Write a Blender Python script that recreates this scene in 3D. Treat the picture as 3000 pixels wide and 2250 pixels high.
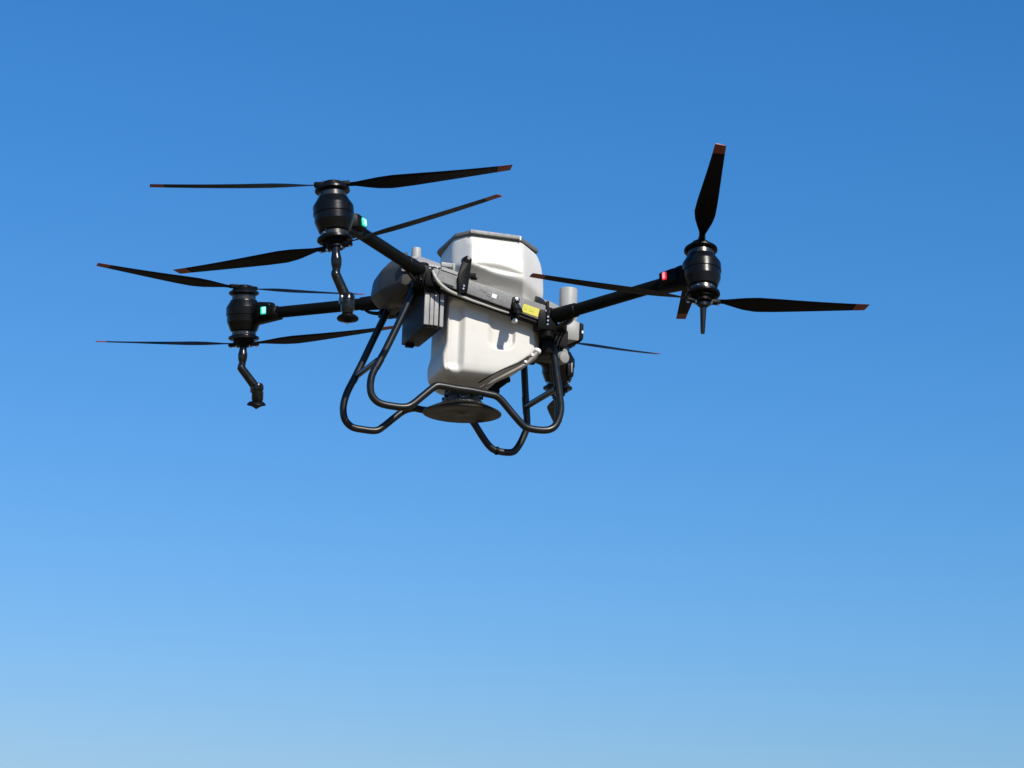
import bpy, bmesh, math, random
from mathutils import Vector, Matrix, Quaternion
random.seed(7)
S = bpy.context.scene
for o in list(bpy.data.objects):
    bpy.data.objects.remove(o, do_unlink=True)
COL = S.collection

# ------------------------------------------------------------------ camera
ALT = 4.312                      # height of the drone's centre above the field
cd = bpy.data.cameras.new('camera'); cam = bpy.data.objects.new('camera', cd); COL.objects.link(cam)
S.camera = cam
RT = Vector((0.945224, -0.325058, 0.029807)); DN = Vector((0.105933, 0.219097, -0.969936)); FW = Vector((0.308754, 0.919964, 0.241530))
cam.matrix_world = Matrix.Translation((-2.74804, -8.91494, ALT - 2.71166)) @ Matrix((
    (RT.x, -DN.x, -FW.x), (RT.y, -DN.y, -FW.y), (RT.z, -DN.z, -FW.z))).to_4x4()
cd.sensor_fit = 'HORIZONTAL'; cd.sensor_width = 36.0; cd.lens = 36.0 * 2.28807
cd.clip_start = 0.1; cd.clip_end = 20000

# ------------------------------------------------------------------ sky, sun
SUN_AZ, SUN_EL = -79.0, 39.0       # azimuth counted from +X, elevation
sd = Vector((math.cos(math.radians(SUN_AZ)) * math.cos(math.radians(SUN_EL)),
             math.sin(math.radians(SUN_AZ)) * math.cos(math.radians(SUN_EL)), math.sin(math.radians(SUN_EL))))
W = bpy.data.worlds.new('World'); S.world = W; W.use_nodes = True
nt = W.node_tree; nt.nodes.clear()
sky = nt.nodes.new('ShaderNodeTexSky'); sky.sky_type = 'NISHITA'; sky.sun_disc = False
sky.sun_elevation = math.radians(SUN_EL); sky.sun_rotation = math.atan2(sd.x, sd.y)
sky.altitude = 0; sky.air_density = 1.5; sky.dust_density = 0.3; sky.ozone_density = 1.0
bg = nt.nodes.new('ShaderNodeBackground'); bg.inputs[1].default_value = 0.10
wo = nt.nodes.new('ShaderNodeOutputWorld')
sep = nt.nodes.new('ShaderNodeSeparateColor'); cmb = nt.nodes.new('ShaderNodeCombineColor')   # one colour grade over the whole sky
nt.links.new(sky.outputs[0], sep.inputs[0])
for ch, (gain, gam) in enumerate(((0.129, 1.54), (0.655, 0.99), (1.30, 0.962))):
    pw = nt.nodes.new('ShaderNodeMath'); pw.operation = 'POWER'; pw.inputs[1].default_value = gam
    ml = nt.nodes.new('ShaderNodeMath'); ml.operation = 'MULTIPLY'; ml.inputs[1].default_value = gain
    nt.links.new(sep.outputs[ch], pw.inputs[0]); nt.links.new(pw.outputs[0], ml.inputs[0]); nt.links.new(ml.outputs[0], cmb.inputs[ch])
nt.links.new(cmb.outputs[0], bg.inputs[0]); nt.links.new(bg.outputs[0], wo.inputs[0])
ld = bpy.data.lights.new('sun', 'SUN'); ld.energy = 5.0; ld.angle = math.radians(0.53); ld.color = (1.0, 0.95, 0.87)
lo = bpy.data.objects.new('sun', ld); COL.objects.link(lo)
lo.rotation_euler = (-sd).to_track_quat('-Z', 'Y').to_euler(); lo.location = (0, 0, 30)
S.view_settings.view_transform = 'Standard'; S.view_settings.look = 'None'
S.view_settings.exposure = 0.0; S.view_settings.gamma = 1.0; S.view_settings.use_curve_mapping = False

# ------------------------------------------------------------------ materials
def mat(name, col, rough=0.5, metal=0.0, dust=None, dust_amt=0.0, dust_scale=12.0, speck=None, speck_amt=0.0,
        speck_scale=220.0, bump=0.0, bump_scale=150.0, spec=0.5, emit=None, emit_s=0.0, var=0.12, rvar=0.1, trans=0.0):
    m = bpy.data.materials.new(name); m.use_nodes = True
    n = m.node_tree; L = n.links; b = n.nodes['Principled BSDF']
    tc = n.nodes.new('ShaderNodeTexCoord')
    def noise(scale, detail=4.0, rough_=0.6):
        x = n.nodes.new('ShaderNodeTexNoise'); x.inputs['Scale'].default_value = scale
        x.inputs['Detail'].default_value = detail; x.inputs['Roughness'].default_value = rough_
        L.new(tc.outputs['Object'], x.inputs['Vector']); return x
    def ramp(fac, a, c):
        r = n.nodes.new('ShaderNodeMapRange'); r.inputs['From Min'].default_value = a; r.inputs['From Max'].default_value = c
        r.clamp = True; L.new(fac, r.inputs['Value']); return r
    n1 = noise(9.0)
    mv = n.nodes.new('ShaderNodeMix'); mv.data_type = 'RGBA'
    mv.inputs['A'].default_value = (*[c * (1 - var) for c in col], 1); mv.inputs['B'].default_value = (*[min(1, c * (1 + var)) for c in col], 1)
    L.new(n1.outputs['Fac'], mv.inputs['Factor']); out = mv.outputs['Result']
    if dust:
        nd = noise(dust_scale, 8.0, 0.65); rr = ramp(nd.outputs['Fac'], 0.45, 0.72)
        mu = n.nodes.new('ShaderNodeMath'); mu.operation = 'MULTIPLY'; mu.inputs[1].default_value = dust_amt; L.new(rr.outputs[0], mu.inputs[0])
        md = n.nodes.new('ShaderNodeMix'); md.data_type = 'RGBA'; md.inputs['B'].default_value = (*dust, 1)
        L.new(mu.outputs[0], md.inputs['Factor']); L.new(out, md.inputs['A']); out = md.outputs['Result']
    if speck:
        ns = noise(speck_scale, 2.0, 0.5); rs = ramp(ns.outputs['Fac'], 0.60 - 0.1 * speck_amt, 0.66)
        mu = n.nodes.new('ShaderNodeMath'); mu.operation = 'MULTIPLY'; mu.inputs[1].default_value = min(1, speck_amt); L.new(rs.outputs[0], mu.inputs[0])
        ms = n.nodes.new('ShaderNodeMix'); ms.data_type = 'RGBA'; ms.inputs['B'].default_value = (*speck, 1)
        L.new(mu.outputs[0], ms.inputs['Factor']); L.new(out, ms.inputs['A']); out = ms.outputs['Result']
    L.new(out, b.inputs['Base Color'])
    nr = noise(25.0); rr2 = n.nodes.new('ShaderNodeMapRange')
    rr2.inputs['To Min'].default_value = max(0.05, rough - rvar); rr2.inputs['To Max'].default_value = min(1, rough + rvar)
    L.new(nr.outputs['Fac'], rr2.inputs['Value']); L.new(rr2.outputs[0], b.inputs['Roughness'])
    b.inputs['Metallic'].default_value = metal; b.inputs['Specular IOR Level'].default_value = spec
    if bump:
        nb = noise(bump_scale, 5.0); bp = n.nodes.new('ShaderNodeBump'); bp.inputs['Strength'].default_value = bump
        bp.inputs['Distance'].default_value = 0.002; L.new(nb.outputs['Fac'], bp.inputs['Height']); L.new(bp.outputs[0], b.inputs['Normal'])
    if emit:
        b.inputs['Emission Color'].default_value = (*emit, 1); b.inputs['Emission Strength'].default_value = emit_s
    return m

M_BLACK = mat('black_plastic', (0.0035, 0.0035, 0.003), 0.45, spec=0.10, dust=(0.030, 0.027, 0.02), dust_amt=0.14, bump=0.25)
M_MOTOR = mat('motor_black', (0.004, 0.004, 0.0036), 0.30, spec=0.22, dust=(0.022, 0.021, 0.016), dust_amt=0.14, dust_scale=9, bump=0.15)
M_MOTOR_METAL = mat('motor_metal', (0.085, 0.08, 0.072), 0.30, metal=0.8, dust=(0.05, 0.05, 0.045), dust_amt=0.7, dust_scale=30)
M_CARBON = mat('carbon_tube', (0.0035, 0.004, 0.003), 0.50, spec=0.09, dust=(0.02, 0.02, 0.014), dust_amt=0.18, bump=0.1)
M_GEAR = mat('gear_tube', (0.004, 0.005, 0.005), 0.36, dust=(0.04, 0.038, 0.03), dust_amt=0.2, dust_scale=14, spec=0.45)
M_BLADE = mat('blade_black', (0.003, 0.003, 0.003), 0.5, dust=(0.014, 0.010, 0.009), dust_amt=0.3, spec=0.1)
M_TIP = mat('blade_tip_red', (0.23, 0.032, 0.014), 0.5, dust=(0.03, 0.012, 0.01), dust_amt=0.5, dust_scale=40)
M_TANK = mat('tank_white', (0.65, 0.622, 0.555), 0.45, dust=(0.52, 0.475, 0.38), dust_amt=0.4, dust_scale=5, bump=0.06, bump_scale=60, var=0.02)
_b = M_TANK.node_tree.nodes['Principled BSDF']; _b.inputs['Subsurface Weight'].default_value = 0.06
_b.inputs['Subsurface Radius'].default_value = (0.02, 0.018, 0.014); _b.inputs['Subsurface Scale'].default_value = 0.5
M_LID = mat('lid_grey', (0.125, 0.118, 0.105), 0.5, dust=(0.22, 0.21, 0.19), dust_amt=0.4, bump=0.2)
M_STRIP = mat('strip_grey', (0.30, 0.29, 0.27), 0.5, dust=(0.12, 0.11, 0.10), dust_amt=0.8, dust_scale=45)
M_BEAM = mat('beam_grey', (0.175, 0.170, 0.160), 0.5, dust=(0.07, 0.07, 0.065), dust_amt=0.5, dust_scale=30, speck=(0.42, 0.41, 0.38), speck_amt=0.35, bump=0.4)
M_GREY = mat('light_grey_plastic', (0.29, 0.285, 0.265), 0.5, dust=(0.25, 0.24, 0.21), dust_amt=0.35, bump=0.1)
M_GNSS = mat('antenna_grey', (0.36, 0.355, 0.33), 0.5, dust=(0.28, 0.27, 0.24), dust_amt=0.4)
M_DGREY = mat('dark_grey_plastic', (0.017, 0.016, 0.014), 0.40, dust=(0.045, 0.040, 0.03), dust_amt=0.4, spec=0.08, bump=0.15)
M_SHELL = mat('shell_grey', (0.060, 0.058, 0.055), 0.45, spec=0.15, dust=(0.07, 0.066, 0.058), dust_amt=0.4, dust_scale=6, bump=0.1)
M_BATT = mat('battery_grey', (0.33, 0.32, 0.30), 0.5, dust=(0.12, 0.115, 0.10), dust_amt=0.5, bump=0.2)
M_WHITE = mat('white_plastic', (0.75, 0.75, 0.73), 0.4)
M_HOSE = mat('hose_white', (0.42, 0.40, 0.35), 0.45, dust=(0.25, 0.23, 0.19), dust_amt=0.5, dust_scale=35)
M_PIPE = mat('drain_pipe_grey', (0.27, 0.24, 0.20), 0.45, dust=(0.16, 0.14, 0.11), dust_amt=0.7, dust_scale=30)
M_YEL = mat('yellow_sticker', (0.60, 0.53, 0.05), 0.5)
M_YELD = mat('sticker_print', (0.52, 0.52, 0.05), 0.5)
M_BOLT = mat('bolt_steel', (0.55, 0.54, 0.52), 0.25, metal=1.0)
M_WET = mat('nozzle_metal', (0.005, 0.005, 0.0045), 0.22, metal=0.0, dust=(0.07, 0.065, 0.05), dust_amt=0.25, dust_scale=50, spec=0.4)
M_SPREAD = mat('spreader_dark', (0.020, 0.018, 0.013), 0.40, spec=0.2, dust=(0.085, 0.065, 0.03), dust_amt=0.6, dust_scale=14, bump=0.3)
M_FLAKE = mat('spreader_neck', (0.035, 0.035, 0.035), 0.3, speck=(0.62, 0.61, 0.57), speck_amt=0.8, speck_scale=190, bump=0.8, bump_scale=90)
M_GREEN = mat('led_green', (0.05, 0.5, 0.35), 0.3, emit=(0.0, 0.62, 0.36), emit_s=0.75)
M_GREENC = mat('led_green_core', (0.3, 0.9, 0.7), 0.3, emit=(0.30, 1.0, 0.66), emit_s=1.3)
M_RED = mat('led_red', (0.6, 0.05, 0.05), 0.3, emit=(0.85, 0.03, 0.05), emit_s=0.9)
M_REDC = mat('led_red_core', (0.9, 0.4, 0.4), 0.3, emit=(1.0, 0.30, 0.28), emit_s=1.3)
M_REDDIM = mat('red_mark', (0.42, 0.07, 0.05), 0.4)
M_LENS = mat('lens_glass', (0.01, 0.01, 0.012), 0.08, spec=1.0)

# ------------------------------------------------------------------ geometry helpers
class G:
    """collects vertices and faces, then becomes one mesh object"""
    def __init__(s): s.v = []; s.f = []; s.m = []
    def add(s, v, f, mi=0, M=None):
        o = len(s.v)
        s.v += [tuple(M @ Vector(p)) if M else tuple(p) for p in v]
        s.f += [tuple(i + o for i in q) for q in f]; s.m += [mi] * len(f); return s
    def lathe(s, prof, seg=40, mi=0, M=None, caps=True, mis=None):
        v = []; f = []
        for r, z in prof:
            for k in range(seg):
                a = 2 * math.pi * k / seg; v.append((r * math.cos(a), r * math.sin(a), z))
        o = len(s.v); s.v += [tuple(M @ Vector(p)) if M else p for p in v]
        up = prof[-1][1] > prof[0][1]
        for i in range(len(prof) - 1):
            for k in range(seg):
                q = (i * seg + k, i * seg + (k + 1) % seg, (i + 1) * seg + (k + 1) % seg, (i + 1) * seg + k)
                if not up: q = q[::-1]
                s.f.append(tuple(o + j for j in q)); s.m.append(mis[i] if mis else mi)
        if caps:
            a = tuple(o + k for k in range(seg)); b = tuple(o + (len(prof) - 1) * seg + k for k in range(seg))
            s.f.append(a[::-1] if up else a); s.m.append(mi); s.f.append(b if up else b[::-1]); s.m.append(mi)
        return s
    def cyl(s, p0, p1, r0, r1=None, seg=24, mi=0, chamf=0.0):
        p0 = Vector(p0); p1 = Vector(p1); r1 = r0 if r1 is None else r1; L = (p1 - p0).length
        M = Matrix.Translation(p0) @ (p1 - p0).to_track_quat('Z', 'Y').to_matrix().to_4x4()
        c = chamf
        prof = [(r0, 0), (r1, L)] if not c else [(r0 - c, 0), (r0, c), (r1, L - c), (r1 - c, L)]
        return s.lathe(prof, seg, mi, M)
    def box(s, c, d, bev=0.004, M=None, mi=0, taper=None, segs=2):
        bm = bmesh.new(); bmesh.ops.create_cube(bm, size=1)
        for q in bm.verts:
            x, y, z = q.co
            if taper and z > 0: x *= taper[0]; y *= taper[1]
            q.co = Vector((x * d[0], y * d[1], z * d[2]))
        if bev: bmesh.ops.bevel(bm, geom=bm.edges[:], offset=bev, segments=segs, affect='EDGES', profile=0.6)
        T = Matrix.Translation(c); T = (M @ T) if M else T
        v = [tuple(q.co) for q in bm.verts]; bm.verts.index_update(); f = [[q.index for q in p.verts] for p in bm.faces]; bm.free()
        return s.add(v, f, mi, T)
    def hull(s, pts, bev=0.006, mi=0, M=None):
        bm = bmesh.new()
        for p in pts: bm.verts.new(p)
        bmesh.ops.convex_hull(bm, input=bm.verts[:])
        bmesh.ops.dissolve_limit(bm, angle_limit=0.03, verts=bm.verts[:], edges=bm.edges[:])
        if bev: bmesh.ops.bevel(bm, geom=bm.edges[:], offset=bev, segments=2, affect='EDGES', profile=0.6)
        bmesh.ops.recalc_face_normals(bm, faces=bm.faces[:])
        bm.verts.index_update(); v = [tuple(q.co) for q in bm.verts]; f = [[q.index for q in p.verts] for p in bm.faces]; bm.free()
        return s.add(v, f, mi, M)
    def tube(s, pts, r, seg=18, mi=0, sub=6, cap=True):
        P = [Vector(p) for p in pts]; R = r if isinstance(r, (list, tuple)) else [r] * len(P)
        Q = []; RR = []
        for i in range(len(P) - 1):
            a = P[i - 1] if i else P[0] * 2 - P[1]; b = P[i]; c = P[i + 1]; d = P[i + 2] if i + 2 < len(P) else P[-1] * 2 - P[-2]
            for k in range(sub):
                t = k / sub
                Q.append(0.5 * ((2 * b) + (c - a) * t + (2 * a - 5 * b + 4 * c - d) * t * t + (3 * b - a - 3 * c + d) * t ** 3))
                RR.append(R[i] * (1 - t) + R[i + 1] * t)
        Q.append(P[-1]); RR.append(R[-1])
        T = [(Q[min(i + 1, len(Q) - 1)] - Q[max(i - 1, 0)]).normalized() for i in range(len(Q))]
        n = T[0].orthogonal().normalized(); v = []; f = []
        for i, q in enumerate(Q):
            n = (n - T[i] * n.dot(T[i])).normalized(); b = T[i].cross(n)
            for k in range(seg):
                a = 2 * math.pi * k / seg; v.append(tuple(q + (n * math.cos(a) + b * math.sin(a)) * RR[i]))
        for i in range(len(Q) - 1):
            for k in range(seg): f.append((i * seg + k, i * seg + (k + 1) % seg, (i + 1) * seg + (k + 1) % seg, (i + 1) * seg + k))
        if cap: f.append(tuple(range(seg))[::-1]); f.append(tuple((len(Q) - 1) * seg + k for k in range(seg)))
        return s.add(v, f, mi)
    def obj(s, name, mats, parent=None, angle=32, label=None, loc=None):
        me = bpy.data.meshes.new(name); me.from_pydata(s.v, [], s.f)
        for m in (mats if isinstance(mats, (list, tuple)) else [mats]): me.materials.append(m)
        for p, i in zip(me.polygons, s.m): p.material_index = i; p.use_smooth = True
        me.update(); me.set_sharp_from_angle(angle=math.radians(angle))
        o = bpy.data.objects.new(name, me); COL.objects.link(o)
        if parent:
            o.parent = parent
            if parent.type == 'EMPTY': o.location = (0, 0, -BASE)
        if label: o['label'] = label
        return o

def smooth01(t): t = max(0.0, min(1.0, t)); return t * t * (3 - 2 * t)
def frame_to(z, x=None):
    z = Vector(z).normalized(); x = Vector(x) if x is not None else z.orthogonal()
    x = (x - z * x.dot(z)).normalized(); y = z.cross(x)
    return Matrix(((x.x, y.x, z.x), (x.y, y.y, z.y), (x.z, y.z, z.z))).to_4x4()

# ------------------------------------------------------------------ setting: the field below
g = G(); N = 24; R0 = 6000.0
vs = []; fs = []
for j in range(N + 1):
    for i in range(N + 1):
        vs.append(((i / N * 2 - 1) * R0, (j / N * 2 - 1) * R0, 0))
for j in range(N):
    for i in range(N):
        a = j * (N + 1) + i; fs.append((a, a + 1, a + N + 2, a + N + 1))
g.add(vs, fs)
M_FIELD = mat('field_stubble', (0.16, 0.12, 0.068), 0.95, dust=(0.10, 0.082, 0.04), dust_amt=0.7, dust_scale=0.35, var=0.25, bump=0.5, bump_scale=6)
ground = g.obj('ground', M_FIELD); ground['kind'] = 'structure'

# ------------------------------------------------------------------ the drone
BASE = -0.632
root = bpy.data.objects.new('spraying_drone', None); COL.objects.link(root)
root.location = (0, 0, ALT + BASE); root.empty_display_size = 0.3
root['label'] = 'large black four-armed farm spraying drone with a white tank hovering in the blue sky'
root['category'] = 'drone'

# ---- tank: rings (z, slope k, x0, x1, yh, rear chamfer (x,y), front chamfer (x,y))
KEY = [
 (0.192, 0.00, -0.058, 0.306, 0.182, .045, .08, .110, .13),
 (0.176, 0.00, -0.068, 0.322, 0.197, .048, .09, .120, .14),
 (0.140, -0.02, -0.073, 0.338, 0.212, .052, .10, .135, .15),
 (0.090, -0.05, -0.076, 0.345, 0.224, .052, .10, .140, .15),
 (0.046, -0.14, -0.077, 0.345, 0.235, .052, .10, .142, .15),
 (0.026, -0.17, -0.077, 0.343, 0.236, .052, .10, .140, .15),
 (-0.012, -0.22, -0.077, 0.328, 0.190, .050, .10, .110, .13),
 (-0.036, -0.24, -0.084, 0.313, 0.168, .045, .10, .080, .08),
 (-0.062, -0.24, -0.094, 0.308, 0.178, .030, .11, .060, .06),
 (-0.100, -0.18, -0.102, 0.310, 0.206, .020, .12, .050, .06),
 (-0.130, -0.12, -0.104, 0.311, 0.212, .016, .13, .050, .06),
 (-0.200, 0.00, -0.105, 0.311, 0.213, .016, .13, .050, .06),
 (-0.275, 0.00, -0.105, 0.309, 0.213, .016, .13, .050, .06),
 (-0.294, 0.00, -0.108, 0.297, 0.213, .016, .13, .048, .06),
 (-0.330, 0.00, -0.118, 0.250, 0.212, .016, .13, .046, .06),
 (-0.362, 0.00, -0.118, 0.192, 0.210, .018, .13, .046, .06),
 (-0.388, 0.00, -0.115, 0.150, 0.205, .020, .13, .046, .06),
 (-0.405, 0.00, -0.094, 0.134, 0.184, .026, .12, .046, .06),
 (-0.417, 0.00, -0.064, 0.124, 0.140, .030, .09, .046, .06),
 (-0.428, 0.00, -0.042, 0.112, 0.098, .030, .06, .040, .05),
 (-0.440, 0.00, -0.038, 0.104, 0.082, .030, .04, .035, .04)]
def tank_ring(zz):
    for i in range(len(KEY) - 1):
        if KEY[i][0] >= zz >= KEY[i + 1][0]:
            t = (KEY[i][0] - zz) / (KEY[i][0] - KEY[i + 1][0]); a = [p * (1 - t) + q * t for p, q in zip(KEY[i], KEY[i + 1])]; break
    z, k, x0, x1, yh, rx, ry, fx, fy = a
    ryn = min(ry, 0.10) if z > -0.05 else 0.03
    C = [(x0 + rx, -yh), (x1 - fx, -yh), (x1, -yh + fy), (x1, yh - fy), (x1 - fx, yh), (x0 + rx + ry * 0.5, yh), (x0 + 0.016, yh - ry), (x0, -yh + ryn)]
    cnt = [84, 14, 26, 14, 84, 9, 26, 9]; out = []
    for e in range(8):
        a_, b_ = C[e], C[(e + 1) % 8]
        for s_ in range(cnt[e]):
            t = s_ / cnt[e]; out.append([a_[0] * (1 - t) + b_[0] * t, a_[1] * (1 - t) + b_[1] * t, 0])
    for q in out: q[2] = z + k * (q[0] - 0.1)
    return out
NR = 130
rings = [tank_ring(KEY[0][0] + (KEY[-1][0] - KEY[0][0]) * i / NR) for i in range(NR + 1)]
n = len(rings[0])
for it in range(5):                                       # round the moulded corners
    rings = [[[(r[(j - 1) % n][c] + 2 * r[j][c] + r[(j + 1) % n][c]) / 4 for c in range(3)] for j in range(n)] for r in rings]
for it in range(3):
    new = [rings[0]]
    for i in range(1, NR):
        new.append([[(rings[i - 1][j][c] + 2 * rings[i][j][c] + rings[i + 1][j][c]) / 4 for c in range(3)] for j in range(n)])
    new.append(rings[-1]); rings = new
def relief(x, z):
    d = 0.0
    low = smooth01((-0.105 - z) / 0.02) * smooth01((z + 0.412) / 0.055)
    d += 0.026 * low * (1 - smooth01((x + 0.056) / 0.026)) * 0.9        # rear strip set back behind a slanted step
    u = smooth01((x - 0.060) / 0.030) * (1 - smooth01((x - 0.172) / 0.010))
    zb = -0.292 + 0.030 * abs((x - 0.12) / 0.06) ** 3
    d += 0.013 * u * smooth01((z - zb) / 0.022) * smooth01((-0.10 - z) / 0.02)  # U-shaped pocket
    zc = 0.050 - 0.10 * (x - 0.02); w = 0.0125 * max(0.02, math.sin(math.pi * max(0, min(1, (x + 0.01) / 0.22))))
    d += 0.004 * smooth01((z - 0.142) / 0.012)                              # set-back band under the lid
    if -0.01 < x < 0.21: d += 0.017 * math.exp(-((z - zc) / w) ** 2) * math.sin(math.pi * (x + 0.01) / 0.22)   # crease on the hopper
    return d
for r in rings:
    for q in r:
        yh = max(abs(p[1]) for p in r)
        e = smooth01((abs(q[1]) - yh + 0.02) / 0.018)
        if e > 0: q[1] -= math.copysign(relief(q[0], q[2]) * e, q[1])
g = G(); v = [tuple(q) for r in rings for q in r]; f = []
for i in range(NR):
    for j in range(n): f.append((i * n + j, (i + 1) * n + j, (i + 1) * n + (j + 1) % n, i * n + (j + 1) % n))
f.append(tuple(range(n))); f.append(tuple(NR * n + j for j in range(n))[::-1])
g.add(v, f); tank = g.obj('tank', M_TANK, root, angle=50)

# lid
def octo(x0, x1, yh, rx, ry, fx, fy, z):
    return [(x0 + rx, -yh, z), (x1 - fx, -yh, z), (x1, -yh + fy, z), (x1, yh - fy, z), (x1 - fx, yh, z), (x0 + rx, yh, z), (x0, yh - ry, z), (x0, -yh + ry, z)]
g = G(); g.hull(octo(-0.066, 0.321, 0.201, .045, .075, .126, .135, 0.189) + octo(-0.062, 0.316, 0.198, .048, .075, .125, .13, 0.206), 0.004)
lid = g.obj('lid', M_LID, tank)
g = G(); g.box((0.085, -0.2025, 0.1975), (0.215, 0.005, 0.014), 0.0012); g.obj('label_strip', M_STRIP, tank)
g = G(); g.box((0.192, -0.2035, 0.194), (0.007, 0.008, 0.017), 0.002); g.obj('lid_latch', M_WHITE, tank)
# drain pipe along the slanted front bottom edge
g = G(); g.tube([(0.281, -0.205, -0.272), (0.264, -0.208, -0.299), (0.236, -0.209, -0.330), (0.193, -0.207, -0.360), (0.140, -0.199, -0.393), (0.088, -0.180, -0.425), (0.060, -0.15, -0.440)],
              [0.0105, 0.0100, 0.0065, 0.0055, 0.0055, 0.0055, 0.005])
pipe = g.obj('drain_pipe', M_PIPE, root)
g = G(); g.cyl((0.274, -0.207, -0.283), (0.284, -0.203, -0.268), 0.0155, 0.0155, 24, chamf=0.003); g.obj('pipe_cap', M_WHITE, pipe)
for px, pz in ((0.255, -0.297), (0.226, -0.329)):
    g = G(); g.box((px, -0.214, pz), (0.012, 0.014, 0.010), 0.002, M=None); g.obj('pipe_clip', M_WHITE, pipe)
g = G(); g.tube([(0.239, -0.216, -0.305), (0.192, -0.217, -0.340), (0.130, -0.2165, -0.372), (0.078, -0.209, -0.404), (0.042, -0.175, -0.428)], 0.0028, 8)
g.obj('thin_cable', M_BLACK, root)

# ---- side beams
def beam(sy):
    y = 0.25 * sy
    def P(x, z, yy): return (x, yy, z)
    y0, y1 = y - 0.026, y + 0.026
    pts = []
    for yy in (y0, y1):
        pts += [(-0.195, yy, 0.000), (0.300, yy, -0.102), (0.300, yy, -0.172), (-0.195, yy, -0.056)]
    g = G(); g.hull(pts, 0.005)
    return g.obj('side_beam', M_BEAM, root)
bn = beam(-1); bf = beam(1)
DX = Vector((0.515, 0, -0.111)).normalized()
def on_beam(x): return Vector((x, -0.276, -0.024 - (x + 0.215) * 0.2155))
# near beam's dark underside as a rod, thickened to fill its cast shadow
g = G(); g.tube([on_beam(-0.16) + Vector((0, 0.022, -0.044)), on_beam(0.29) + Vector((0, 0.022, -0.046))], 0.013, 10); g.obj('shadow_rail', M_BLACK, bn)
# stickers: flat prints on the beam face
Mb = frame_to((0, -1, 0), DX)
def plate(c, w, h, t, m, name, par):
    g = G(); g.box((0, 0, 0), (w, h, t), 0.0008, Matrix.Translation(c) @ Mb, segs=1); return g.obj(name, m, par)
ys = plate(on_beam(0.221) + Vector((0, -0.0014, -0.011)), 0.072, 0.036, 0.0018, M_YEL, 'warning_sticker', bn)
for q, w in ((-0.022, 0.012), (0.004, 0.020)):
    plate(on_beam(0.221) + DX * q + Vector((0, -0.0028, -0.009)), w, 0.013, 0.0010, M_YELD, 'sticker_print', bn)
plate(on_beam(0.064) + Vector((0, -0.0012, -0.004)), 0.021, 0.018, 0.0016, M_WHITE, 'white_sticker', bn)
for k in range(3):
    plate(on_beam(0.020 + 0.012 * k) + Vector((0, -0.0012, 0.004 - 0.007 * k)), 0.030, 0.0035, 0.0010, M_STRIP, 'worn_print', bn)
plate(on_beam(-0.140) + Vector((0, -0.003, 0.004)), 0.075, 0.052, 0.006, M_BEAM, 'cover_plate', bn)
plate(on_beam(-0.130) + Vector((0, -0.007, 0.034)), 0.070, 0.014, 0.006, M_GREY, 'cover_rim', bn)
# brackets
g = G()
g.hull([(-0.092, -0.272, -0.100), (-0.054, -0.272, -0.092), (-0.092, -0.292, -0.100), (-0.054, -0.292, -0.092),
        (-0.072, -0.262, 0.050), (-0.036, -0.262, 0.056), (-0.072, -0.282, 0.050), (-0.036, -0.282, 0.056),
        (-0.096, -0.272, -0.03), (-0.096, -0.292, -0.03)], 0.004)
g.cyl((-0.056, -0.245, 0.052), (-0.056, -0.287, 0.048), 0.0165, 0.0165, 20, chamf=0.003)
g.box((-0.040, -0.268, -0.012), (0.050, 0.018, 0.022), 0.004)
g.box((-0.020, -0.262, -0.020), (0.026, 0.014, 0.012), 0.003)
b1 = g.obj('clamp_bracket', M_BLACK, root)
g = G(); g.cyl((-0.052, -0.286, 0.055), (-0.052, -0.290, 0.054), 0.008, 0.006, 14); g.obj('bolt', M_BATT, b1)
for dz in (0, 0.012):
    g = G(); g.cyl((-0.073 + dz * 0.2, -0.291, -0.078 + dz), (-0.073 + dz * 0.2, -0.296, -0.078 + dz), 0.0045, 0.004, 12); g.obj('bolt', M_BOLT, b1)
g = G()
g.hull([(0.128, -0.270, -0.165), (0.172, -0.270, -0.170), (0.128, -0.290, -0.165), (0.172, -0.290, -0.170),
        (0.142, -0.270, -0.082), (0.170, -0.270, -0.082), (0.142, -0.286, -0.082), (0.170, -0.286, -0.082)], 0.004)
g.cyl((0.152, -0.268, -0.150), (0.152, -0.268, -0.180), 0.014, 0.012, 16)
g.hull([(0.138, -0.285, -0.105), (0.160, -0.285, -0.105), (0.140, -0.285, -0.150), (0.162, -0.285, -0.150), (0.134, -0.362, -0.168), (0.162, -0.362, -0.168), (0.134, -0.350, -0.148), (0.160, -0.350, -0.148)], 0.003)
b2 = g.obj('clamp_bracket', M_BLACK, root)
g = G(); g.cyl((0.155, -0.272, -0.186), (0.155, -0.272, -0.171), 0.0125, 0.0115, 16, chamf=0.002); g.obj('bolt_cap', M_WHITE, b2)
g = G(); g.box((0.157, -0.290, -0.094), (0.014, 0.008, 0.014), 0.002); g.obj('bolt', M_BOLT, b2)
g = G(); g.cyl((0.168, -0.288, -0.112), (0.168, -0.294, -0.112), 0.005, 0.004, 12); g.obj('bolt', M_BOLT, b2)
# tank foot at the front end of the beam
g = G(); g.hull([(0.255, -0.245, -0.070), (0.295, -0.245, -0.072), (0.265, -0.20, -0.04), (0.29, -0.20, -0.045), (0.255, -0.275, -0.100), (0.297, -0.275, -0.105), (0.255, -0.2, -0.100), (0.297, -0.2, -0.105)], 0.004)
g.obj('corner_block', M_DGREY, root)
g = G(); g.box((0.292, -0.280, -0.125), (0.012, 0.012, 0.085), 0.003, Matrix.Identity(4)); eb = g.obj('end_bracket', M_BLACK, root)
for z_ in (-0.150, -0.166):
    g = G(); g.cyl((0.292, -0.285, z_), (0.292, -0.290, z_), 0.0045, 0.004, 12); g.obj('bolt', M_BOLT, eb)
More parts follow.
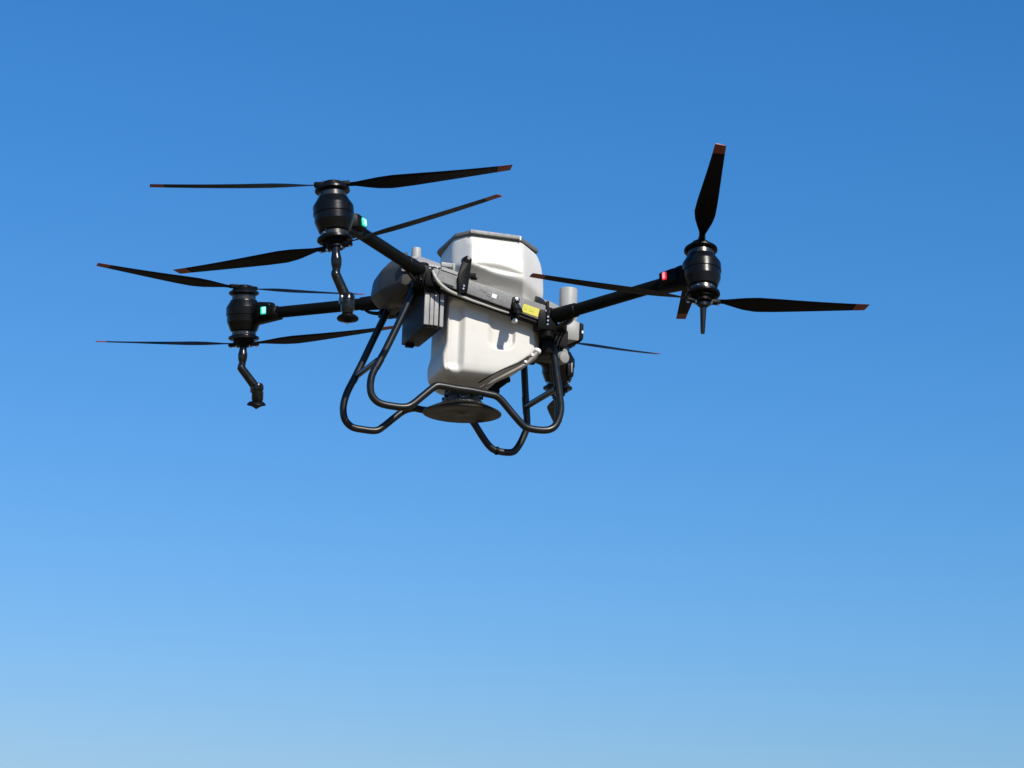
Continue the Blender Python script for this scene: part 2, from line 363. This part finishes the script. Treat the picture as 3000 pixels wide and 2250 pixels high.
# white hose that sags under the near beam
g = G(); g.tube([(-0.200, -0.280, -0.014), (-0.1900, -0.284, -0.040), (-0.1700, -0.286, -0.066), (-0.1322, -0.284, -0.090), (-0.0849, -0.274, -0.101), (-0.0296, -0.270, -0.115), (0.0257, -0.270, -0.127), (0.0772, -0.268, -0.138), (0.1328, -0.266, -0.148)],
              [0.005, 0.0075, 0.0075, 0.0070, 0.0060, 0.0050, 0.0042, 0.0038, 0.0035])
g.obj('white_hose', M_HOSE, root)

# ---- arms, fold joints
HC = {'a': Vector((-0.7375, -0.7655, 0)), 'b': Vector((-0.7375, 0.7655, 0)), 'c': Vector((0.7375, -0.8198, -0.0522)), 'd': Vector((0.7375, 0.8198, -0.0522))}
AX = {'a': Vector((-0.077, 0.0868, 0.9932)), 'b': Vector((-0.0763, -0.0943, 0.9926)), 'c': Vector((0.0347, 0.2131, 0.9764)), 'd': Vector((-0.0306, -0.0521, 0.9982))}
JT = {'a': Vector((-0.250, -0.250, -0.012)), 'b': Vector((-0.250, 0.250, -0.012)), 'c': Vector((0.325, -0.258, -0.138)), 'd': Vector((0.325, 0.258, -0.138))}
def joint(k):
    J = JT[k]; d = (HC[k] - J).normalized(); up = Vector((0, 0, 1)); side = d.cross(up).normalized()
    g = G()
    g.cyl(J - d * 0.05, J + d * 0.085, 0.034, 0.030, 20, chamf=0.004)
    g.cyl(J + d * 0.06, J + d * 0.115, 0.031, 0.029, 20, chamf=0.003)
    sx = 1 if J.x > 0 else -1; sy = 1 if J.y > 0 else -1
    c = J - Vector((sx * 0.02, sy * 0.010, 0.012))
    lowz = -0.058 if J.x < 0 else -0.078
    g.cyl(c + Vector((0, 0, lowz)), c + Vector((0, 0, 0.046)), 0.027, 0.025, 18, chamf=0.004)
    g.box(c + Vector((-sx * 0.01, 0, -0.010)), (0.085, 0.064, 0.085), 0.010)
    g.box(c + Vector((sx * 0.018, 0, -0.044)), (0.050, 0.046, 0.032), 0.008)
    j = g.obj('fold_joint', M_BLACK, root)
    g = G(); q = J + d * 0.015 - up * 0.034
    g.tube([q - d * 0.055 - up * 0.012, q - up * 0.016, q + d * 0.05 - up * 0.008, q + d * 0.075 + up * 0.004], [0.007, 0.009, 0.007, 0.006], 10)
    g.obj('latch_lever', M_DGREY, j)
    for a_, b_ in ((0.02, 0.02), (-0.02, 0.026), (0.035, -0.02), (-0.012, -0.03)):
        p = c + Vector((a_, sy * 0.034, b_)); g = G(); g.cyl(p - Vector((0, sy * 0.006, 0)), p + Vector((0, sy * 0.002, 0)), 0.0042, 0.0038, 10); g.obj('bolt', M_BOLT, j)
for k in 'abcd': joint(k)
for k in 'abcd':
    d = (HC[k] - JT[k]).normalized()
    g = G(); g.cyl(JT[k] + d * 0.03, HC[k] - d * 0.06, 0.0250, 0.0250, 28); g.obj('arm_tube', M_CARBON, root)
    # mount between tube and motor with its lamp
    up = AX[k]; X = -d; X = (X - up * X.dot(up)).normalized(); M = Matrix.Translation(HC[k]) @ frame_to(up, X)
    g = G()
    g.hull([(0.05, -0.034, -0.030), (0.05, 0.034, -0.030), (0.05, -0.034, 0.040), (0.05, 0.034, 0.040),
            (0.150, -0.027, -0.024), (0.150, 0.027, -0.024), (0.150, -0.026, 0.036), (0.150, 0.026, 0.036),
            (0.150, -0.014, 0.046), (0.150, 0.014, 0.046), (0.09, -0.02, 0.052), (0.09, 0.02, 0.052)], 0.006, M=M)
    g.hull([(0.05, -0.026, -0.046), (0.05, 0.026, -0.046), (0.05, -0.03, -0.02), (0.05, 0.03, -0.02), (0.19, -0.020, -0.030), (0.19, 0.020, -0.030), (0.19, -0.026, -0.005), (0.19, 0.026, -0.005)], 0.005, M=M)
    mt = g.obj('motor_mount', M_BLACK, root)
    g = G(); g.cyl(M @ Vector((0.150, 0, 0.002)), M @ Vector((0.178, 0, 0.000)), 0.0300, 0.0285, 24, chamf=0.003); g.obj('tube_clamp', M_DGREY, mt)
    lamp = M_GREEN if k in 'ab' else M_RED
    sd_ = -1 if k in 'ab' else 1
    g = G(); g.hull([(0.075, sd_ * 0.015, -0.026), (0.075, sd_ * 0.015, 0.032), (0.168, sd_ * 0.015, -0.022), (0.168, sd_ * 0.015, 0.028),
            (0.100, sd_ * 0.052, -0.022), (0.100, sd_ * 0.052, 0.030), (0.164, sd_ * 0.054, -0.018), (0.164, sd_ * 0.054, 0.026)], 0.005, M=M)
    g.obj('lamp_pod', M_BLACK, mt)
    g = G(); g.box((0.138, sd_ * 0.055, 0.004), (0.026 if k in 'ab' else 0.019, 0.010, 0.033), 0.0045, M, segs=3)
    g.box((0.142 if k in 'ab' else 0.138, sd_ * 0.0570, 0.004), (0.017 if k in 'ab' else 0.011, 0.010, 0.027), 0.0048, M, mi=1, segs=3)
    g.obj('indicator_light', [lamp, M_GREENC if k in 'ab' else M_REDC], mt, label=('green' if k in 'ab' else 'red') + ' lit indicator light')
    # motor pod
    g = G()
    prof = [(0.030, 0.106), (0.062, 0.106), (0.0655, 0.103), (0.0660, 0.096), (0.0580, 0.090), (0.0515, 0.087), (0.0515, 0.068), (0.0585, 0.066), (0.0600, 0.061),
            (0.0750, 0.036), (0.0765, 0.032), (0.0765, 0.000), (0.0735, -0.003), (0.0725, -0.030), (0.0590, -0.066), (0.0560, -0.069), (0.0510, -0.072),
            (0.0510, -0.086), (0.0560, -0.088), (0.0665, -0.094), (0.0670, -0.102), (0.0600, -0.107), (0.030, -0.107)]
    mi = [0] * (len(prof) - 1)
    for i in range(len(prof) - 1):
        za = (prof[i][1] + prof[i + 1][1]) / 2
        if 0.066 < za < 0.086 or -0.087 < za < -0.073: mi[i] = 1
    g.lathe(prof, 56, 0, Matrix.Translation(HC[k]) @ frame_to(up, X), mis=mi)
    mo = g.obj('motor', [M_MOTOR, M_MOTOR_METAL], root, angle=14)
    for (aa, zz) in ((20, -0.080), (-40, -0.080), (160, -0.080), (100, -0.080)):
        p = M @ (Matrix.Rotation(math.radians(aa), 4, 'Z') @ Vector((0.050, 0, zz))); q = M @ (Matrix.Rotation(math.radians(aa), 4, 'Z') @ Vector((0.0545, 0, zz)))
        g = G(); g.cyl(p, q, 0.0050, 0.0045, 12); g.obj('bolt', M_BOLT, mo)

# parts round the far front motor
dj = HC['d']
mc = G().box(dj + Vector((-0.020, -0.085, 0.050)), (0.050, 0.020, 0.042), 0.004).obj('motor_cover', M_BLACK, root)
G().box(dj + Vector((0.030, -0.080, -0.030)), (0.030, 0.018, 0.060), 0.004).obj('side_cover', M_BLACK, mc)
G().box(dj + Vector((-0.045, -0.080, -0.050)), (0.040, 0.020, 0.030), 0.004).obj('cable_clamp', M_BLACK, mc)
g = G(); g.cyl(dj + Vector((-0.012, -0.088, 0.040)), dj + Vector((-0.014, -0.104, 0.038)), 0.026, 0.023, 20, chamf=0.002); g.obj('cover_cap', M_GREY, mc)
g = G(); g.box(dj + Vector((0.034, -0.090, -0.020)), (0.006, 0.004, 0.045), 0.001); g.obj('cover_strip', M_STRIP, mc)
dm = JT['d'] * 0.6 + HC['d'] * 0.4
g = G(); g.box(dm + Vector((-0.006, -0.010, -0.034)), (0.040, 0.030, 0.022), 0.005); am = g.obj('arm_clip', M_BLACK, root)
g = G(); g.box(dm + Vector((-0.018, -0.026, -0.034)), (0.014, 0.006, 0.014), 0.002); g.obj('red_mark', M_REDDIM, am)
for k_ in range(3):
    g = G(); b_ = dj + Vector((-0.04 + 0.014 * k_, -0.09, 0.02))
    g.tube([b_, b_ + Vector((-0.012, -0.012, -0.03)), b_ + Vector((0.004, -0.004, -0.065)), b_ + Vector((0.0, 0.02, -0.09))], 0.0035, 8); g.obj('cable', M_BLACK, mc)

# ---- propellers
RB = 0.686
def chord(t):
    K = [(0.09, .022), (0.13, .026), (0.18, .044), (0.25, .068), (0.33, .083), (0.45, .079), (0.60, .068), (0.75, .057), (0.90, .047), (1.0, .042)]
    for i in range(len(K) - 1):
        if K[i][0] <= t <= K[i + 1][0]:
            s_ = (t - K[i][0]) / (K[i + 1][0] - K[i][0]); return K[i][1] * (1 - s_) + K[i + 1][1] * s_
    return K[-1][1]
def pitch(t): return math.radians(6 + 13 * max(0, 1 - t))
SEC = [(0.0, 0.0), (0.06, 0.45), (0.20, 0.85), (0.42, 1.0), (0.70, 0.62), (1.0, 0.06), (0.70, -0.02), (0.42, -0.12), (0.20, -0.20), (0.05, -0.22)]
def blade(parent, hub, up, az, cone, rot, lead=0.36):
    d = Vector((math.cos(math.radians(az)) * math.cos(math.radians(cone)), math.sin(math.radians(az)) * math.cos(math.radians(cone)), math.sin(math.radians(cone))))
    u = (up - d * up.dot(d)).normalized(); le = u.cross(d) * rot
    N_ = 44; ns = len(SEC); v = []; f = []; mi = []
    for i in range(N_ + 1):
        t = 0.09 + 0.91 * i / N_; c = chord(t); th = pitch(t); bend = 0.018 * (t * t - t)      # slight upward bow
        cv = le * math.cos(th) + u * math.sin(th); nv = u * math.cos(th) - le * math.sin(th)
        for (a, b) in SEC:
            xs = (lead - a) * c
            tt = t - (0.010 * (a) if i == N_ else 0)
            v.append(tuple(hub + d * (tt * RB) + u * bend + cv * xs + nv * (b * c * (0.15 - 0.05 * t))))
    for i in range(N_):
        for j in range(ns):
            q = (i * ns + j, i * ns + (j + 1) % ns, (i + 1) * ns + (j + 1) % ns, (i + 1) * ns + j)
            f.append(q if rot > 0 else q[::-1]); mi.append(1 if i >= N_ * 0.905 else 0)
    f.append(tuple(range(ns))); f.append(tuple(N_ * ns + j for j in range(ns))[::-1]); mi += [0, 1]
    g = G(); g.add(v, f); g.m = mi
    bm = bmesh.new(); me = bpy.data.meshes.new('tmp'); me.from_pydata(g.v, [], g.f); bm.from_mesh(me); bmesh.ops.recalc_face_normals(bm, faces=bm.faces[:])
    bm.faces.ensure_lookup_table(); g.f = [tuple(q.index for q in p.verts) for p in bm.faces]; bm.free(); bpy.data.meshes.remove(me)
    return g.obj('blade', [M_BLADE, M_TIP], parent, angle=40)
PROPS = [('a', 1, -1, ((162.1, -2.4), (-14.8, 9.3))), ('a', -1, 1, ((138.5, -3.3), (-43.2, 10.3))),
         ('b', 1, 1, ((-165.7, -1.8), (24.9, 10.2))), ('b', -1, -1, ((148.8, 2.3), (-34.0, 3.9))),
         ('c', 1, -1, ((-106.7, 15.4), (73.9, -9.7))), ('c', -1, -1, ((170.3, 3.8), (-5.5, 3.2))),
         ('d', 1, 1, ((25.8, 6.5), (196.0, 1.0))), ('d', -1, -1, ((-112.0, 4.0), (69.5, 2.0)))]
for k, s, rot, bl in PROPS:
    up = AX[k]; hub = HC[k] + up * 0.122 * s; g = G()
    M = Matrix.Translation(hub) @ frame_to(up)
    g.lathe([(0.016, -0.018), (0.050, -0.016), (0.050, -0.006), (0.036, 0.000), (0.034, 0.009), (0.022, 0.013)] if s > 0 else [(0.022, -0.016), (0.034, -0.010), (0.034, 0.0), (0.046, 0.006), (0.046, 0.016), (0.016, 0.018)], 32, 0, M)
    for az, cone in bl:
        d = Vector((math.cos(math.radians(az)), math.sin(math.radians(az)), math.tan(math.radians(cone)) * 0.6))
        g.box((0.040, 0, 0.004 * s), (0.056, 0.026, 0.017), 0.005, Matrix.Translation(hub) @ frame_to(up, d))
    pr = g.obj('propeller_hub', M_BLACK, root)
    for az, cone in bl:
        d = Vector((math.cos(math.radians(az)), math.sin(math.radians(az)), 0)); Mh = Matrix.Translation(hub) @ frame_to(up, d)
        for bx, by in ((0.030, 0.008), (0.030, -0.008), (0.060, 0.0)):
            g = G(); p = Mh @ Vector((bx, by, 0.010 * s)); q = Mh @ Vector((bx, by, 0.0165 * s)); g.cyl(p, q, 0.0058, 0.005, 8); g.obj('bolt', M_BOLT, pr)
        blade(pr, hub, up, az, cone, rot, 0.62 if (k, s) == ('c', 1) else 0.36)

# ---- sprinklers under the rear motors, pins under the front motors
def sprinkler(pts, axis, tilt_label):
    n0, n1, n2, n3, e0, cyl0, cyl1, dsk = [Vector(p) for p in pts]
    g = G(); g.tube([n0 + Vector((0, 0, 0.03)), n0, n0 * .6 + n1 * .4, n1, n1 * .5 + n2 * .5, n2, n3],
                    [0.014, 0.0155, 0.0165, 0.0205, 0.0195, 0.0150, 0.0160], 20, sub=4)
    g.tube([n3 + Vector((0, 0, 0.006)), n3, n3 * .5 + e0 * .5, e0], [0.0165, 0.0180, 0.0185, 0.0195], 20, sub=4)
    sp = g.obj('sprinkler', M_WET, root)
    ax = Vector(axis).normalized(); b0 = cyl0 - ax * 0.0; L = (cyl1 - cyl0).length
    g = G(); M = Matrix.Translation(cyl0) @ frame_to(-ax)
    # cylinder runs down along ax
    g.lathe([(0.010, -0.018), (0.020, -0.014), (0.0255, -0.004), (0.0262, 0.012), (0.0240, 0.014), (0.0240, 0.020), (0.0258, 0.022), (0.0258, L - 0.012), (0.022, L - 0.004), (0.020, L + 0.004)], 28, 0, Matrix.Translation(cyl0) @ frame_to(ax))
    g.box((0.022, 0, 0.012), (0.020, 0.026, 0.030), 0.004, Matrix.Translation(cyl0) @ frame_to(ax, (-1, 0, 0)))
    g.obj('atomizer_body', M_WET, sp)
    g = G(); g.lathe([(0.016, -0.010), (0.030, -0.006), (0.0395, 0.002), (0.0410, 0.006), (0.0390, 0.010), (0.022, 0.014), (0.010, 0.020), (0.004, 0.024)], 40, 0, Matrix.Translation(dsk) @ frame_to(ax))
    g.obj('spray_disc', M_BLACK, sp)
    g = G(); g.cyl(dsk + ax * 0.014, dsk + ax * 0.026, 0.008, 0.005, 12); g.obj('disc_nut', M_BOLT, sp)
sprinkler([(-0.7283, -0.79, -0.1444), (-0.7247, -0.79, -0.1785), (-0.7229, -0.79, -0.2166), (-0.7238, -0.79, -0.2358), (-0.6870, -0.79, -0.3080), (-0.6740, -0.79, -0.3178), (-0.6714, -0.79, -0.3781), (-0.6705, -0.79, -0.394)], (0.01, -0.06, -1), 'a')
sprinkler([(-0.7299, 0.775, -0.1388), (-0.7298, 0.775, -0.1737), (-0.7296, 0.775, -0.2085), (-0.7321, 0.775, -0.2319), (-0.6735, 0.775, -0.3000), (-0.6560, 0.775, -0.3066), (-0.6590, 0.775, -0.3741), (-0.6577, 0.775, -0.380)], (0.09, 0.26, -1), 'b')
for k in 'cd':
    up = AX[k]; h = HC[k] - up * 0.135
    dd = Vector((0.0, 0.02, -1)).normalized()
    g = G(); g.lathe([(0.024, 0.0), (0.024, 0.012), (0.013, 0.020), (0.0125, 0.030), (0.0085, 0.118), (0.0070, 0.124)], 20, 0, Matrix.Translation(h) @ frame_to(dd)); g.obj('antenna_pin', M_GEAR, root)

# ---- landing gear
NEAR = [(-0.2499, -0.19, -0.0809), (-0.2873, -0.19, -0.1763), (-0.3246, -0.19, -0.2669), (-0.3618, -0.19, -0.3528), (-0.3917, -0.19, -0.4131), (-0.4081, -0.19, -0.4554), (-0.4113, -0.19, -0.5002), (-0.4004, -0.19, -0.5353), (-0.3688, -0.19, -0.5593), (-0.3115, -0.19, -0.5661), (-0.2626, -0.19, -0.5637), (-0.2325, -0.19, -0.5476), (-0.1909, -0.19, -0.5087), (-0.1512, -0.19, -0.4719), (-0.1268, -0.19, -0.4611), (-0.0566, -0.19, -0.4656), (0.0021, -0.19, -0.4669), (0.0808, -0.19, -0.4738), (0.1144, -0.19, -0.4786), (0.1407, -0.19, -0.4962), (0.1815, -0.19, -0.538), (0.2264, -0.19, -0.5813), (0.2526, -0.19, -0.5959), (0.3023, -0.19, -0.5996), (0.342, -0.19, -0.5944), (0.3675, -0.19, -0.5783), (0.3827, -0.19, -0.5497), (0.3924, -0.19, -0.5061), (0.387, -0.19, -0.4524), (0.367, -0.19, -0.3379), (0.3498, -0.19, -0.2225), (0.3298, -0.19, -0.1553)]
FAR = [(-0.2416, 0.19, -0.0482), (-0.2772, 0.19, -0.1297), (-0.3111, 0.19, -0.2102), (-0.345, 0.19, -0.2931), (-0.3757, 0.19, -0.3648), (-0.4052, 0.19, -0.4311), (-0.4187, 0.19, -0.4828), (-0.4185, 0.19, -0.5244), (-0.4065, 0.19, -0.5565), (-0.3781, 0.19, -0.5786), (-0.3316, 0.19, -0.5842), (-0.2768, 0.19, -0.5828), (-0.244, 0.19, -0.5606), (-0.2032, 0.19, -0.5228), (-0.1622, 0.19, -0.4879), (-0.1201, 0.19, -0.4719), (-0.0773, 0.19, -0.4744), (0.0242, 0.19, -0.4772), (0.1136, 0.19, -0.4828), (0.143, 0.19, -0.5056), (0.1816, 0.19, -0.5582), (0.2157, 0.19, -0.5984), (0.249, 0.19, -0.6159), (0.3105, 0.19, -0.6168), (0.3387, 0.19, -0.5961), (0.3658, 0.19, -0.5435), (0.3799, 0.19, -0.49), (0.3716, 0.19, -0.3905), (0.3584, 0.19, -0.2303), (0.3524, 0.19, -0.17)]
gn = G().tube(NEAR, 0.0148, 20).obj('landing_gear', M_GEAR, root)
gf = G().tube(FAR, 0.0148, 20).obj('landing_gear', M_GEAR, root)
g = G().cyl((-0.3695, 0.185, -0.362), (-0.3850, -0.185, -0.384), 0.0115, 0.0115, 16); cr = g.obj('cross_brace', M_GEAR, root)
g = G().cyl((0.3750, 0.185, -0.412), (0.3730, -0.185, -0.418), 0.0130, 0.0130, 16); cf = g.obj('cross_brace', M_GEAR, root)
def sleeve(p0, p1, r, par): G().cyl(p0, p1, r, r, 20, chamf=0.002).obj('tube_sleeve', M_GEAR, par)
sleeve((-0.358, 0.19, -0.325), (-0.385, 0.19, -0.388), 0.0158, gf); sleeve((0.3690, 0.19, -0.37), (0.3765, 0.19, -0.445), 0.0158, gf)
sleeve((-0.372, -0.19, -0.375), (-0.393, -0.19, -0.418), 0.0158, gn); sleeve((0.3735, -0.19, -0.378), (0.3850, -0.19, -0.445), 0.0158, gn)
G().cyl((0.243, 0.19, -0.6148), (0.256, 0.19, -0.6168), 0.0178, 0.0178, 20, chamf=0.002).obj('tube_collar', M_BLACK, gf)
# frame cross members between the near and the far beam
for x, z in ((-0.235, -0.055), (0.315, -0.165)):
    g = G(); g.box((x, 0, z), (0.045, 0.46, 0.050), 0.008); g.obj('frame_crossbar', M_BLACK, root)

# ---- battery at the rear
g = G(); g.box((-0.176, -0.070, -0.130), (0.078, 0.310, 0.215), 0.006); g.box((-0.165, -0.05, -0.025), (0.085, 0.27, 0.040), 0.006)
bat = g.obj('battery', M_DGREY, root)
for x_, w_ in ((-0.204, 0.021), (-0.183, 0.016), (-0.164, 0.018)):
    g = G(); g.box((x_, -0.229, -0.152), (w_, 0.012, 0.150), 0.003); g.obj('battery_rib', M_BATT, bat)
g = G(); g.box((-0.1405, -0.222, -0.145), (0.016, 0.022, 0.168), 0.003); g.obj('battery_rail', M_BATT, bat)
g = G(); g.box((-0.178, -0.236, -0.082), (0.060, 0.016, 0.026), 0.004); g.obj('battery_handle', M_BLACK, bat)
g = G(); g.box((-0.185, 0.062, -0.240), (0.036, 0.026, 0.018), 0.005); g.obj('battery_foot', M_BLACK, bat)

# ---- rear radar housing
g = G()
g.hull([(-0.250, -0.150, 0.070), (-0.285, -0.150, 0.035), (-0.290, -0.150, -0.040), (-0.255, -0.150, -0.065),
        (-0.290, 0.000, 0.100), (-0.335, 0.000, 0.050), (-0.347, 0.000, -0.045), (-0.310, 0.000, -0.088),
        (-0.285, 0.130, 0.085), (-0.335, 0.130, 0.035), (-0.345, 0.130, -0.040), (-0.310, 0.130, -0.080),
        (-0.255, 0.190, 0.060), (-0.300, 0.190, 0.015), (-0.290, 0.190, -0.05), (-0.2, 0.19, 0.06), (-0.2, 0.19, -0.06), (-0.2, -0.15, 0.070), (-0.2, -0.15, -0.065), (-0.2, 0, -0.085), (-0.2, 0, 0.100)], 0.012)
g.hull([(-0.24, -0.06, 0.09), (-0.24, 0.04, 0.09), (-0.29, -0.06, 0.085), (-0.29, 0.04, 0.085), (-0.275, -0.05, 0.118), (-0.24, -0.05, 0.122), (-0.275, 0.03, 0.112), (-0.24, 0.03, 0.12)], 0.005)
rs = g.obj('rear_radar', M_SHELL, root, angle=24)
g = G(); g.box((-0.270, -0.156, 0.030), (0.050, 0.012, 0.050), 0.004); g.obj('radar_panel', M_GREY, rs)
# rear top cover and small antenna
g = G(); g.hull([(-0.245, -0.20, 0.040), (-0.245, 0.15, 0.060), (-0.215, -0.12, 0.092), (-0.215, 0.12, 0.092), (-0.10, -0.215, 0.028), (-0.10, 0.215, 0.028), (-0.10, -0.22, 0.010), (-0.245, -0.20, 0.020), (-0.10, 0.2, 0.01), (-0.245, 0.2, 0.02), (-0.14, -0.12, 0.062), (-0.14, 0.12, 0.062)], 0.006)
rc = g.obj('rear_cover', M_GREY, root)
g = G(); g.lathe([(0.034, 0.070), (0.026, 0.082), (0.0205, 0.088), (0.0190, 0.124), (0.0175, 0.128)], 28, 0, Matrix.Translation((-0.219, -0.100, 0.0))); g.obj('rear_antenna', M_GNSS, root)
g = G(); g.box((-0.128, -0.235, 0.030), (0.05, 0.014, 0.018), 0.003); g.box((-0.100, -0.238, 0.022), (0.012, 0.016, 0.034), 0.003); g.obj('cover_latch', M_BATT, root)

# ---- front deck, antenna cylinder, camera pod, radar
g = G(); g.hull([(0.29, -0.15, -0.030), (0.29, 0.12, -0.030), (0.36, -0.13, -0.035), (0.36, 0.10, -0.035), (0.50, -0.07, -0.065), (0.50, 0.06, -0.065), (0.50, -0.07, -0.09), (0.50, 0.06, -0.09), (0.29, -0.17, -0.12), (0.29, 0.14, -0.12)], 0.008)
g.obj('front_cover', M_GREY, root)
g = G(); g.lathe([(0.0375, -0.070), (0.0375, 0.030), (0.0360, 0.035), (0.0330, 0.037)], 40, 0, Matrix.Translation((0.446, -0.10, 0.0))); fa = g.obj('front_antenna', M_GNSS, root)
g = G(); g.box((0.455, -0.137, -0.062), (0.006, 0.006, 0.045), 0.001); g.obj('antenna_clip', M_GNSS, fa)
g = G(); g.hull([(0.425, -0.080, -0.165), (0.430, -0.080, -0.112), (0.512, -0.080, -0.168), (0.512, -0.080, -0.098), (0.480, -0.080, -0.085), (0.430, 0.03, -0.160), (0.430, 0.03, -0.10), (0.510, 0.03, -0.165), (0.510, 0.03, -0.098), (0.48, 0.03, -0.085), (0.45, -0.080, -0.176), (0.500, -0.080, -0.176)], 0.008)
cp = g.obj('camera_pod', M_GREY, root)
g = G(); g.hull([(x_, y_, z_) for x_ in (0.509, 0.524) for y_ in (-0.083, 0.033) for z_ in (-0.166, -0.100)] + [(0.500, -0.078, -0.182), (0.500, 0.03, -0.180), (0.515, -0.07, -0.178), (0.515, 0.03, -0.176), (0.50, -0.07, -0.092), (0.50, 0.03, -0.092)], 0.005); g.obj('camera_bezel', M_BLACK, cp)
g = G(); g.cyl((0.520, -0.045, -0.132), (0.530, -0.045, -0.132), 0.020, 0.017, 20, chamf=0.002); g.obj('camera_lens', M_LENS, cp)
g = G(); g.box((0.518, -0.084, -0.138), (0.008, 0.006, 0.012), 0.002); g.obj('lamp_window', M_WHITE, cp)
g = G(); g.cyl((0.444, -0.079, -0.162), (0.444, -0.084, -0.162), 0.006, 0.005, 12); g.obj('bolt', M_BATT, cp)
g = G(); g.box((0.395, -0.02, -0.175), (0.12, 0.15, 0.075), 0.014); g.box((0.395, -0.01, -0.225), (0.10, 0.12, 0.060), 0.02); g.hull([(0.32, -0.10, -0.14), (0.38, -0.10, -0.14), (0.32, -0.1, -0.21), (0.35, -0.1, -0.225), (0.32, 0.08, -0.14), (0.38, 0.08, -0.14), (0.33, 0.04, -0.2), (0.38, 0.04, -0.22)], 0.01)
fr = g.obj('front_radar', M_DGREY, root)
g = G(); g.lathe([(0.010, 0), (0.022, 0.003), (0.027, 0.012), (0.027, 0.07)], 24, 0, Matrix.Translation((0.442, -0.09, -0.256)) @ frame_to((-0.2, 1, 0.1))); g.obj('radar_cap', M_GREY, fr)
# electronics between the joint and the tank on the near front corner
g = G(); g.box((0.330, -0.16, -0.215), (0.050, 0.10, 0.13), 0.010); g.box((0.372, -0.19, -0.165), (0.060, 0.06, 0.05), 0.008); g.obj('cable_box', M_BLACK, root)
for i in range(4):
    g = G(); x_ = 0.335 + 0.014 * i
    g.tube([(x_, -0.225, -0.150), (x_ + 0.008, -0.232, -0.185), (x_ - 0.004, -0.215, -0.225), (x_ + 0.004, -0.17, -0.262)], 0.0036, 8); g.obj('cable', M_BLACK, root)
for i in range(4):
    g = G(); x_ = -0.262 + 0.013 * i
    g.tube([(x_, -0.268, -0.020), (x_ - 0.004, -0.282, -0.055 - 0.006 * i), (x_ + 0.010, -0.262, -0.085), (x_ + 0.020, -0.20, -0.100)], 0.0036, 8); g.obj('cable', M_BLACK, root)

# ---- spreader under the tank
cx = 0.032
g = G()
g.lathe([(0.060, -0.420), (0.074, -0.424), (0.075, -0.434), (0.069, -0.437), (0.069, -0.452), (0.072, -0.454), (0.072, -0.464)], 56, 0, Matrix.Translation((cx, 0, 0)))
sn = g.obj('spreader_outlet', M_SPREAD, root)
g = G(); g.lathe([(0.071, -0.455), (0.078, -0.466), (0.086, -0.476), (0.100, -0.486), (0.104, -0.490), (0.060, -0.492)], 56, 0, Matrix.Translation((cx, 0, 0)))
g.obj('spreader_skirt', M_FLAKE, sn)
g = G()
g.lathe([(0.100, -0.486), (0.122, -0.495), (0.155, -0.511), (0.1615, -0.516), (0.1615, -0.521), (0.157, -0.523), (0.100, -0.518), (0.030, -0.516), (0.012, -0.522)], 72, 0, Matrix.Translation((cx, 0, 0)))
g.obj('spreader_disc', M_SPREAD, sn)
for i in range(8):
    a = 2 * math.pi * (i + 0.3) / 8
    g = G(); g.box((0.079, 0, -0.456), (0.016, 0.006, 0.014), 0.002, Matrix.Translation((cx, 0, 0)) @ Matrix.Rotation(a, 4, 'Z')); g.obj('spreader_lug', M_SPREAD, sn)
# gate motor beside the outlet
g = G(); g.cyl((0.150, 0.02, -0.405), (0.215, 0.02, -0.352), 0.020, 0.020, 18, chamf=0.003); g.cyl((0.205, 0.02, -0.362), (0.238, 0.02, -0.345), 0.014, 0.014, 14, chamf=0.003); g.box((0.165, 0.02, -0.400), (0.05, 0.06, 0.035), 0.006)
g.obj('gate_motor', M_BLACK, root)
print('objects', len(bpy.data.objects))
